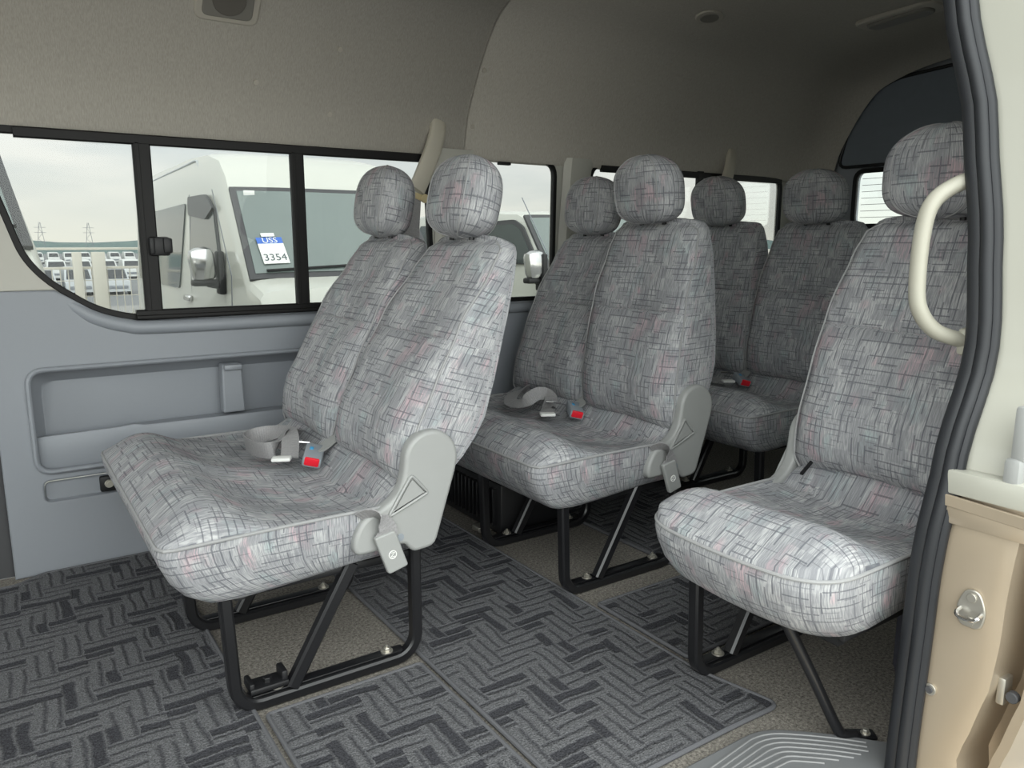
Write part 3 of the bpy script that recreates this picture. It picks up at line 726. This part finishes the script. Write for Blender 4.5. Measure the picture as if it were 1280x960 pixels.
def make_single(label, x, y0):
    t_ = thing('single_seat', label, 'seat', (x, y0, 0)); hw = .228
    c = make_cushion(t_, hw, (0,), .025, .10); c.location = (0, hw, 0)
    M = make_backrest(t_, hw, (PIV[0] - .012, PIV[1] + .016), radians(6.5)); make_headrest(t_, M)
    recliner(t_, 2 * hw + .016, 1, False)
    leg_frame(t_, 2 * hw - .055)
    m = MB(); m.tube(cr([(.09, .145, .28), (.150, .112, .15), (.202, .084, .034), (.218, .074, .015), (.24, .064, .012)], 5), .0115, 12); st = m.build('strut', BLK, t_)
    m = MB(); m.box((.252, .058, .0115), (.055, .03, .006), .002, Matrix.Rotation(radians(-35), 3, 'Z')); m.build('strut_foot', BLK, st)
    m = MB(); m.cyl((.258, .053, .014), (0, 0, 1), .010, .003, 16); m.cyl((.258, .053, .016), (0, 0, 1), .007, .008, 6); m.build('floor_bolt', STEEL, st)
    m = MB(); m.box((.36, hw, .268), (.46, .38, .018), .004); m.bar([(.14, .05, .262), (.14, .42, .262)], .03, .03); m.build('seat_pan', BLKP, t_)
    m = MB(); m.sweep([(.455, 2 * hw - .075, .448), (.50, 2 * hw - .070, .470), (.535, 2 * hw - .066, .478)], [(-.004, -.004), (.004, -.004), (.002, .003), (-.002, .003)]); m.build('belt_slit', BLKP, t_)
    return t_
single = make_single('grey patterned single seat standing alone beside the door pillar', 1.135, .722)

# heater under the second bench
t_ = thing('floor_heater', 'black finned heater on the floor under the far end of the second bench', 'heater', (1.52, 2.30, .001))
m = MB(); m.box((0, 0, .10), (.30, .40, .18), .012); m.build('heater_case', BLKP, t_)
m = MB()
for k in range(14): m.box((-.157, -.17 + k * .026, .105), (.016, .006, .13), .001)
m.build('fin', BLK, t_)
m = MB(); m.box((-.02, -.1, .012), (.34, .05, .02), .004); m.build('foot_rail', STEEL, t_)

# ------------------------------------------------------------------ shoulder belts
def shoulder_belt(label, x, low=True):
    t_ = thing('shoulder_belt', label, 'seat belt', (x, 2.6, 1.0), 'shoulder belts on the right wall')
    d = lambda a, b, c: (a - 1.39, b - 2.6, c - 1.0)
    path = cr([d(1.465, 2.622, 1.445), d(1.452, 2.606, 1.400), d(1.425, 2.592, 1.335), d(1.392, 2.585, 1.270), d(1.368, 2.580, 1.225), d(1.345, 2.575, 1.185)], 6)
    m = MB(); m.sweep(path, [(.032 * math.copysign(abs(cos(a)) ** .6, cos(a)), .015 * math.copysign(abs(sin(a)) ** .6, sin(a))) for a in [2 * pi * k / 16 for k in range(16)]], wdirs=[(.8, 0, -.45)] * len(path)); m.build('belt_guide_arm', PLG2, t_)
    m = MB(); m.bar([d(1.300, 2.572, 1.178), d(1.375, 2.572, 1.155)], .014, .022); m.cyl(d(1.303, 2.566, 1.178), (0, -1, 0), .016, .008, 16); m.cyl(d(1.372, 2.566, 1.156), (0, -1, 0), .016, .008, 16)
    g = m.build('guide_ring', plain('ring_gold', (196, 180, 140), .4, .2), t_)
    m = MB(); m.ribbon([d(1.332, 2.575, 1.165), d(1.325, 2.580, 1.05), d(1.318, 2.590, .80), d(1.31, 2.60, .45)], [(1, 0, .1)] * 4, .062, .003)
    m.ribbon([d(1.335, 2.570, 1.165), d(1.300, 2.562, 1.08), d(1.262, 2.55, .98), d(1.20, 2.5, .80)], [(1, .2, -.2)] * 4, .052, .003); m.build('belt_webbing', WEB, t_)
shoulder_belt('grey shoulder belt hanging from its curved guide arm behind the first bench', 1.365)
shoulder_belt('dim shoulder belt guide arm on the headliner above the third bench', 2.97)

# ------------------------------------------------------------------ fittings on the headliner
def frame_at(y, z, yn, zn): return V((0, yn, zn)).normalized()
def on_roof(x, y, z, n):
    n = V(n).normalized(); ex = V((1, 0, 0)); ey = n.cross(ex); return Matrix((ex, ey, n)).transposed().to_4x4(), V((x, y, z))
R4, p0 = on_roof(.662, 2.449, 1.697, (0, -.74, -.67))
t_ = thing('roof_speaker', 'beige speaker grille set in the headliner at the top edge', 'speaker', p0)
mm = R4
m = plate(rr(-.092, -.075, .092, .075, .03), (), .016, .006, mm); m.build('surround', HEADP, t_)
m = plate(rr(-.072, -.058, .072, .058, .02), (), .014, .003, mm @ Matrix.Translation((0, 0, .004))); m.build('bezel', GRILL, t_)
m = MB(); m.cyl(mm @ V((0, 0, .006)), mm.to_3x3() @ V((0, 0, 1)), .048, .010, 28); m.build('grille', plain('grille_dark', (92, 88, 82), .7), t_)
R4, p0 = on_roof(2.360, 2.168, 1.838, (0, -.25, -.97))
t_ = thing('roof_vent', 'small oval vent in the dark rear headliner', 'vent', p0)
el = lambda a, b: [V((a * cos(2 * pi * k / 28), b * sin(2 * pi * k / 28))) for k in range(28)]
plate(el(.060, .044), (), .012, .004, R4).build('vent_rim', HEADP, t_)
m = plate(el(.042, .030), (), .010, .003, R4 @ Matrix.Translation((0, 0, .004))); m.build('vent_flap', GRILL, t_)
R4, p0 = on_roof(3.06, 1.825, 1.872, (0, -.06, -1))
t_ = thing('roof_lamp', 'long unlit lamp on the rear headliner beside the door seal', 'lamp', p0, rotz=0)
Rz = R4 @ Matrix.Rotation(radians(88), 4, 'Z')
plate(rr(-.16, -.075, .16, .075, .05), (), .020, .007, Rz).build('lamp_base', HEADP, t_)
m = plate(rr(-.125, -.045, .125, .045, .04), (), .024, .01, Rz @ Matrix.Translation((0, 0, .010)), 3); m.build('lamp_lens', GRILL, t_)
CL = 'small beige clip buttons on the headliner'
for i, (x, y, z, n, l) in enumerate([(1.022, 2.510, 1.613, (0, -.86, -.5), 'beige clip button on the headliner, highest of those above the sliding window'),
                         (.766, 2.579, 1.496, (0, -.92, -.4), 'tiny beige clip button on the headliner, leftmost above the sliding window'),
                         (1.017, 2.611, 1.426, (0, -.94, -.34), 'beige clip button on the headliner just above the sliding window frame'),
                         (1.571, 2.510, 1.613, (0, -.86, -.5), 'upper beige clip button right of the headliner seam'),
                         (1.578, 2.609, 1.431, (0, -.94, -.34), 'lower beige clip button right of the headliner seam')]):
    R4, p0 = on_roof(x, y, z, n)
    m = MB(); m.cyl(R4 @ V((0, 0, -.002)), R4.to_3x3() @ V((0, 0, 1)), .009, .005, 14)
    o = m.build('trim_clip', HEADP); o.location = p0; tag(o, l, 'clip', CL)

# ------------------------------------------------------------------ outside
m = MB(); m.box((5, 5, -.75), (60, 34, .3), 0); struct(m.build('ground', ASPH))
m = MB(); m.box((20, 150, -2.6), (300, 256, .2), 0); struct(m.build('ground.001', plain('dark_asphalt', (112, 114, 116), .9, var=.1, scale=.3)))
# distant wooded hills
m = MB(); rings = []
for k in range(60):
    x = -120 + k * 10; hgt = 2.2 + 1.6 * math.sin(k * .7) * .5 + 1.2 * sin(k * .31 + 1) + random.random() * .6
    rings.append([(x, 278, -2.6), (x, 281, hgt * .6 - .4), (x, 286, hgt), (x, 300, hgt * .8), (x, 310, -2.6)])
m.loft(rings, False); struct(m.build('hill', TREE))

def van(name, label, x0, yA, wid, G, prof, length, ws0, ws1, door_win, side_win, mirror_pos, visor=True, sticker=False, handle=None, slope=.045):
    """van facing the cabin (nose towards -y); its near side wall at x0"""
    t_ = thing(name, label, 'van', (x0 + wid / 2, yA, G), 'vans parked beside the windows')
    o_ = V((x0 + wid / 2, yA, G)); Lc = lambda p: V(p) - o_
    x1 = x0 + wid
    ins = lambda z: max(0, z - .30) * slope + max(0, .0 - z) * .05
    rings = []
    for s, zt, nar, zb in prof:
        r = []
        fr = [0, .15, .3, .5, .7, .85, .93]
        side = [(ins(zb + (zt - zb) * f) + nar, zb + (zt - zb) * f) for f in fr]
        e = ins(zt) + nar; side += [(e + .03, zt - .022 * 1), (e + .09, zt - .004), (e + .25, zt + .012), (wid / 2 - .001, zt + .02)]
        for a, z in side: r.append(Lc((x0 + a, yA + s, z)))
        for a, z in side[-2::-1]: r.append(Lc((x1 - a, yA + s, z)))
        rings.append(r)
    m = MB(); m.loft(rings, True, True, True); m.build('body', PAINT, t_, sharp=30)
    # windscreen: dark surround and glass, lying on the raked front
    A0, A1 = V((0, yA + ws0[0], ws0[1])), V((0, yA + ws1[0], ws1[1])); d = (A1 - A0).normalized(); nn = V((0, -d.z, d.y))
    def wsq(e, off):
        q0 = A0 + d * (e - .02); q1 = A1 - d * (e - .02); i0 = ins(q0.z) + .02 + e; i1 = ins(q1.z) + .03 + e
        out = []
        for k in range(13):
            t = k / 12; bow = .05 * (1 - abs(2 * t - 1) ** 3)
            for q, i in ((q0, i0), (q1, i1)): pass
            out.append([Lc(q0 + nn * (off + bow * .3) + V((x0 + i0 + (wid - 2 * i0) * t, 0, 0))), Lc(q1 + nn * (off + bow * .3) + V((x0 + i1 + (wid - 2 * i1) * t, 0, 0)))])
        return out
    def pane(e, off, th, mat, nm, par):
        m = MB(); f = wsq(e, off); b = wsq(e, off - th)
        m.loft([[a[0], a[1], c[1], c[0]] for a, c in zip(f, b)], True, True, True); return m.build(nm, mat, par)
    fr = pane(.0, .022, .03, DARKT, 'windscreen_surround', t_)
    pane(.055, .030, .02, VGLASS, 'windscreen', fr)
    m = MB(); q = A0 + d * .05 + nn * .05
    for f0, f1 in ((.10, .52), (.50, .9)):
        m.bar([Lc((x0 + wid * f0, q.y, q.z + .00)), Lc((x0 + wid * f1, q.y + .02, q.z + .035))], .03, .02)
    m.build('wiper', BLKP, fr)
    sidex = lambda z: x0 + ins(z) - .016
    def side_plate(poly, mat, nm, par, off=0., th=.012):
        f = [Lc((sidex(z) - off, y, z)) for y, z in poly]; b = [p + V((th + .01, 0, 0)) for p in f]
        m = MB(); m.loft([b, f], True, True, True); return m.build(nm, mat, par)
    if door_win:
        dw = side_plate(rpoly(door_win, .05, 4), DARKT, 'door_window_frame', t_)
        side_plate(inset(rpoly(door_win, .05, 4), .05), VSIDE, 'door_glass', dw, .006)
        if visor:
            (ya, za), (yb, zb) = door_win[0], door_win[1]
            side_plate(rpoly([(ya + .02, za + .03), (yb - .0, zb + .03), (door_win[2][0] - .02, door_win[2][1] + .02), (door_win[2][0] + .30, door_win[2][1] - .08), (ya + .02, za - .16)], .05, 4), VISOR, 'rain_visor', dw, .03)
    for sw in side_win:
        w_ = side_plate(rpoly(sw, .06, 4), VSIDE, 'side_window', t_)
        ymid = (sw[0][0] + sw[1][0]) / 2
    if handle:
        m = MB(); m.box(Lc((x0 - .02, handle[0], handle[1])), (.05, .26, .07), .02); m.build('door_handle', CHR, t_)
    if mirror_pos:
        mx, my, mz = mirror_pos
        m = MB(); m.box(Lc((mx, my, mz)), (.23, .16, .31), .07, Matrix.Rotation(radians(-8), 3, 'Y')); mi = m.build('door_mirror', CHR, t_)
        m = MB(); m.box(Lc((mx + .02, my + .02, mz - .17)), (.24, .13, .06), .02); m.bar([Lc((mx + .05, my + .03, mz - .17)), Lc((x0 + .02, my - .03, mz - .20))], .10, .08); m.box(Lc((x0 - .02, my - .02, mz - .08)), (.06, .16, .40), .02); m.build('mirror_arm', BLKP, mi)
    # door shut lines
    if door_win:
        m = MB()
        yb_, ye_ = door_win[3][0] - .30, door_win[0][0] + .14
        m.tube([Lc((sidex(z) + .016, yb_ + (door_win[1][0] - .1 - yb_) * max(0, (z - .7) / .8), z)) for z in (-.2, .3, .7, 1.1, 1.5)], .006, 5)
        m.tube([Lc((sidex(z) + .016, ye_, z)) for z in (-.2, .6, 1.5)], .006, 5); m.build('door_gap', GCAR, t_)
    for xx in (x0 + .12, x1 - .12):
        for ss in (.55, length - 1.1):
            m = MB(); m.cyl(Lc((xx - .10, yA + ss, G + .33)), (1, 0, 0), .33, .2, 20); m.build('wheel', TYRE, t_)
    for a in (.12, wid - .42):
        m = MB(); m.box(Lc((x0 + a + .15, yA + prof[1][0] - .005, prof[1][1] - .16)), (.34, .05, .18), .03); m.build('headlamp', VGLASS, t_)
    if sticker:
        k = (.90 - ws0[1]) / (ws1[1] - ws0[1]); cpt = A0 + (A1 - A0) * k + nn * .049
        ex = V((1, 0, 0)); RM = Matrix((ex, d, ex.cross(d))).transposed().to_4x4()
        RM = Matrix.Translation(Lc(cpt + V((x0 + .295, 0, 0)))) @ RM @ Matrix.Rotation(radians(2), 4, 'Z')
        m = plate(rr(-.115, -.15, .115, .075, .003), (), .004, 0, RM); s_ = m.build('price_sheet', WHT, fr); lab(s_, 'white numbered sheet behind the windscreen')
        m = plate(rr(-.115, .075, .115, .145, .003), (), .0042, 0, RM); m.build('sheet_header', BLUE, fr)
        text_mesh('USS', .085, RM @ Matrix.Translation((0, .108, .004))).build('header_lettering', WHT, fr)
        text_mesh('3354', .105, RM @ Matrix.Translation((0, -.085, .004))).build('number_lettering', INK, fr)
        m = plate(rr(-.06, .155, .06, .195, .003), (), .004, 0, RM); m.build('small_sheet', WHT, fr)
        k2 = .97; c2 = A0 + (A1 - A0) * .93 + nn * .042
        m = MB(); m.box(Lc(c2 + V((x0 + .24, 0, -.0))), (.10, .01, .05), .002); m.build('corner_label', WHT, fr)
    return t_
hp = [(-.50, .18, .10, -.42), (-.47, .46, .04, -.42), (-.40, .60, .01, -.42), (-.06, .69, 0, -.42), (.60, 1.47, .0, -.42), (.72, 1.62, .0, -.42), (.95, 1.78, .0, -.42), (1.4, 1.87, .0, -.42), (2.2, 1.90, .0, -.42), (5.2, 1.87, .0, -.42), (5.6, 1.80, .02, -.42), (5.75, 1.5, .03, -.42), (5.85, .6, .03, -.42), (5.85, -.2, .06, -.42)]
G = -.60
v1 = van('high_roof_van', 'white high roof van with numbered sheet in its windscreen, beyond the sliding window', 1.83, 6.86, 1.92, G, hp, 5.85, (-.06, .69), (.60, 1.47),
         [(8.83, 1.44), (8.06, 1.43), (7.81, 1.30), (7.60, .76), (8.98, .77)], [[(11.0, 1.385), (9.12, 1.415), (9.55, .48), (11.0, .48)], [(12.3, 1.36), (11.1, 1.38), (11.1, .50), (12.3, .50)]],
         (1.66, 7.57, .80), True, True, (9.05, .40))
m = MB()
mp = [V((1.915, y, z)) - V((1.83 + .96, 6.86, G)) for y, z in ((12.2, 1.74), (11.2, 1.78), (9.2, 1.82), (8.72, 1.83), (8.60, 1.79), (8.45, 1.66), (8.28, 1.50))]
m.tube(cr(mp, 4), .012, 6); m.build('roof_moulding', SCAR, v1)
lp = [(-.62, .10, .12, -.40), (-.58, .30, .05, -.40), (-.45, .42, .02, -.40), (.0, .62, 0, -.40), (.06, .70, .0, -.40), (.62, 1.28, .02, -.40), (.80, 1.34, .03, -.40), (1.6, 1.38, .03, -.40), (3.5, 1.36, .04, -.40), (3.9, 1.2, .06, -.40), (4.1, .5, .06, -.40), (4.1, -.1, .08, -.40)]
van('minivan', 'low white minivan seen through the middle side window', 5.02, 6.80, 1.9, G, lp, 4.1, (.06, .70), (.62, 1.28),
    [(8.35, 1.24), (7.55, 1.26), (7.36, 1.18), (6.98, .76), (8.45, .74)], [[(9.9, 1.22), (8.5, 1.24), (8.55, .74), (9.9, .74)]], (4.92, 6.86, .76), False, False, None, .12)
van('minivan', 'pale minivan whose rounded corner shows at the left end of the sliding window', -1.57, 4.9, 1.92, G, [(a, b + .28, c, d) for a, b, c, d in lp], 4.1, (.06, .98), (.62, 1.56),
    None, [], None, False, False, None, .16)

# fence at the edge of the lot
t_ = thing('wire_fence', 'white wire fence with broad posts at the edge of the lot', 'fence', (3, 14, G))
for x, w in ((1.20, .13), (1.50, .19), (-1.2, .13), (4.0, .13), (6.8, .13)):
    m = MB(); m.box((x - 3, 0, .72), (w, .10, 1.46), .01); m.build('fence_post', FENCE, t_)
for z in (1.50, 1.20, .15):
    m = MB(); m.bar([(-6, .06, z), (6, .06, z)], .03, .04); m.build('fence_rail', FENCE, t_)
m = MB()
for k in range(110): m.bar([(-6 + k * .11, .09, .1), (-6 + k * .11, .09, 1.2)], .012, .012)
for z in (.45, .75, 1.0): m.bar([(-6, .09, z), (6, .09, z)], .012, .012)
o = m.build('wire_mesh', FENCE, t_); o['kind'] = 'stuff'
# cars parked in rows on the lower lot
def car(label, mat, group):
    t_ = thing('parked_van', label, 'van', (0, 0, 0), group)
    rings = []
    for y, zt, n in ((0, .7, .08), (.06, .95, .02), (.7, 1.05, 0), (1.25, 1.75, .1), (1.6, 1.85, .12), (4.0, 1.85, .12), (4.3, 1.6, .1), (4.4, .6, .05)):
        rings.append([(-.85 + n * .3, y, .25), (-.85 + n * .2, y, zt * .55), (-.85 + n, y, zt - .08), (-.72 + n, y, zt), (.72 - n, y, zt), (.85 - n, y, zt - .08), (.85 - n * .2, y, zt * .55), (.85 - n * .3, y, .25)])
    m = MB(); m.loft(rings, True, True, True); m.build('body', mat, t_)
    m = MB(); m.loft([[(-.72, .70, 1.10), (.72, .70, 1.10)], [(-.62, 1.18, 1.70), (.62, 1.18, 1.70)]], False); m.build('windscreen', VISOR, t_)
    m = MB(); m.box((0, -.01, .55), (1.3, .05, .22), .02); m.build('bumper', GCAR, t_)
    for x in (-.8, .8):
        for y in (.8, 3.5):
            m = MB(); m.cyl((x - .1, y, .32), (1, 0, 0), .32, .2, 14); m.build('wheel', TYRE, t_)
    return t_
lot = -2.5
def row(n, x0, dx, y, label, mat, group):
    p = car(label, mat, group); p.location = (x0, y, lot)
    for k in range(1, n):
        q = copy_tree(p); q.location = (x0 + dx * k, y + random.uniform(-.4, .4), lot)
row(3, 2.9, 2.15, 58, 'silver van parked in the nearest row beyond the wire fence', SCAR, 'silver vans in the nearest row beyond the fence')
row(5, 3.4, 2.15, 84, 'white van parked in the middle row beyond the wire fence', WCAR, 'white vans in the middle row beyond the fence')
row(8, 5.0, 2.3, 150, 'small white van parked in the farthest row below the hills', WCAR, 'white vans in the farthest row')
for x, l in ((13.6, 'thin lattice pylon on the horizon, left one of two'), (25.5, 'thin lattice pylon on the horizon, right one of two')):
    t_ = thing('power_pylon', l, 'pylon', (x, 255, -2.5), 'pylons on the horizon')
    m = MB()
    for sx in (-1, 1): m.bar([(sx * 1.2, 0, 0), (sx * .15, 0, 9)], .12, .12)
    for k in range(6): m.bar([((-1) ** k * (1.2 - k * .19), 0, k * 1.5), (-(-1) ** k * (1.0 - k * .17), 0, (k + 1) * 1.5)], .08, .08)
    m.build('lattice', GCAR, t_)
    m = MB()
    for z in (6.2, 7.6): m.bar([(-1.4, 0, z), (1.4, 0, z)], .1, .1)
    m.build('cross_arm', GCAR, t_)

# ------------------------------------------------------------------ sky and light
w = bpy.data.worlds.new('World'); sc.world = w; w.use_nodes = True; nt = w.node_tree; bg = nt.nodes['Background']
tc = nt.nodes.new('ShaderNodeTexCoord'); sp_ = nt.nodes.new('ShaderNodeSeparateXYZ'); nt.links.new(tc.outputs['Generated'], sp_.inputs[0])
def wm(op, a, b=0., c=0.):
    o = nt.nodes.new('ShaderNodeMath'); o.operation = op
    for s_, v_ in zip(o.inputs, (a, b, c)):
        if isinstance(v_, (int, float)): s_.default_value = v_
        else: nt.links.new(v_, s_)
    return o.outputs[0]
mp = nt.nodes.new('ShaderNodeMapping'); mp.inputs['Scale'].default_value = (1, 1, 4.5); nt.links.new(tc.outputs['Generated'], mp.inputs[0])
nz = nt.nodes.new('ShaderNodeTexNoise'); nz.inputs['Scale'].default_value = 3.2; nz.inputs['Detail'].default_value = 5; nz.inputs['Roughness'].default_value = .55; nt.links.new(mp.outputs[0], nz.inputs['Vector'])
rp = nt.nodes.new('ShaderNodeValToRGB'); rp.color_ramp.elements[0].position = .36; rp.color_ramp.elements[0].color = srgb(203, 212, 214); rp.color_ramp.elements[1].position = .66; rp.color_ramp.elements[1].color = srgb(238, 239, 234)
nt.links.new(nz.outputs[0], rp.inputs[0])
hz = nt.nodes.new('ShaderNodeMix'); hz.data_type = 'RGBA'; hz.inputs[7].default_value = srgb(240, 237, 218)
el_ = wm('ABSOLUTE', sp_.outputs[2]); nt.links.new(wm('MULTIPLY', wm('SUBTRACT', 1, wm('MINIMUM', wm('MULTIPLY', el_, 9), 1)), .6), hz.inputs[0]); nt.links.new(rp.outputs[0], hz.inputs[6])
nt.links.new(hz.outputs[2], bg.inputs['Color'])
# overcast sky: brightest high up and on the sun's side (behind the photographer), dimmer low on the far side
SUN = V((-.25, -.86, .46)).normalized()
dp = nt.nodes.new('ShaderNodeVectorMath'); dp.operation = 'DOT_PRODUCT'; nt.links.new(tc.outputs['Generated'], dp.inputs[0]); dp.inputs[1].default_value = SUN
lobe = wm('POWER', wm('MAXIMUM', wm('MULTIPLY_ADD', dp.outputs['Value'], .5, .5), 0), 3.0)
zen = wm('MAXIMUM', sp_.outputs[2], 0)
strength = wm('ADD', wm('MULTIPLY_ADD', lobe, 3.8, 1.75), wm('MULTIPLY', zen, .5))
nt.links.new(strength, bg.inputs['Strength'])

# ------------------------------------------------------------------ camera
cam = bpy.data.cameras.new('camera'); co_ = bpy.data.objects.new('camera', cam); C.objects.link(co_); sc.camera = co_
cam.sensor_width = 36; cam.lens = 965 / 1280 * 36; cam.clip_start = .02; cam.clip_end = 2000
yw, pt = radians(34), radians(-10.4)
Fw = V((sin(yw) * cos(pt), cos(yw) * cos(pt), sin(pt))); Rt = V((cos(yw), -sin(yw), 0)); Up = Rt.cross(Fw)
co_.matrix_world = Matrix.Translation((0, 0, 1.0)) @ Matrix((Rt, Up, -Fw)).transposed().to_4x4()
vs = sc.view_settings; vs.view_transform = 'Standard'; vs.look = 'None'; vs.gamma = 1; vs.exposure = 0; vs.use_curve_mapping = False
sc.cycles.max_bounces = 10; sc.cycles.transparent_max_bounces = 16; sc.cycles.use_denoising = True
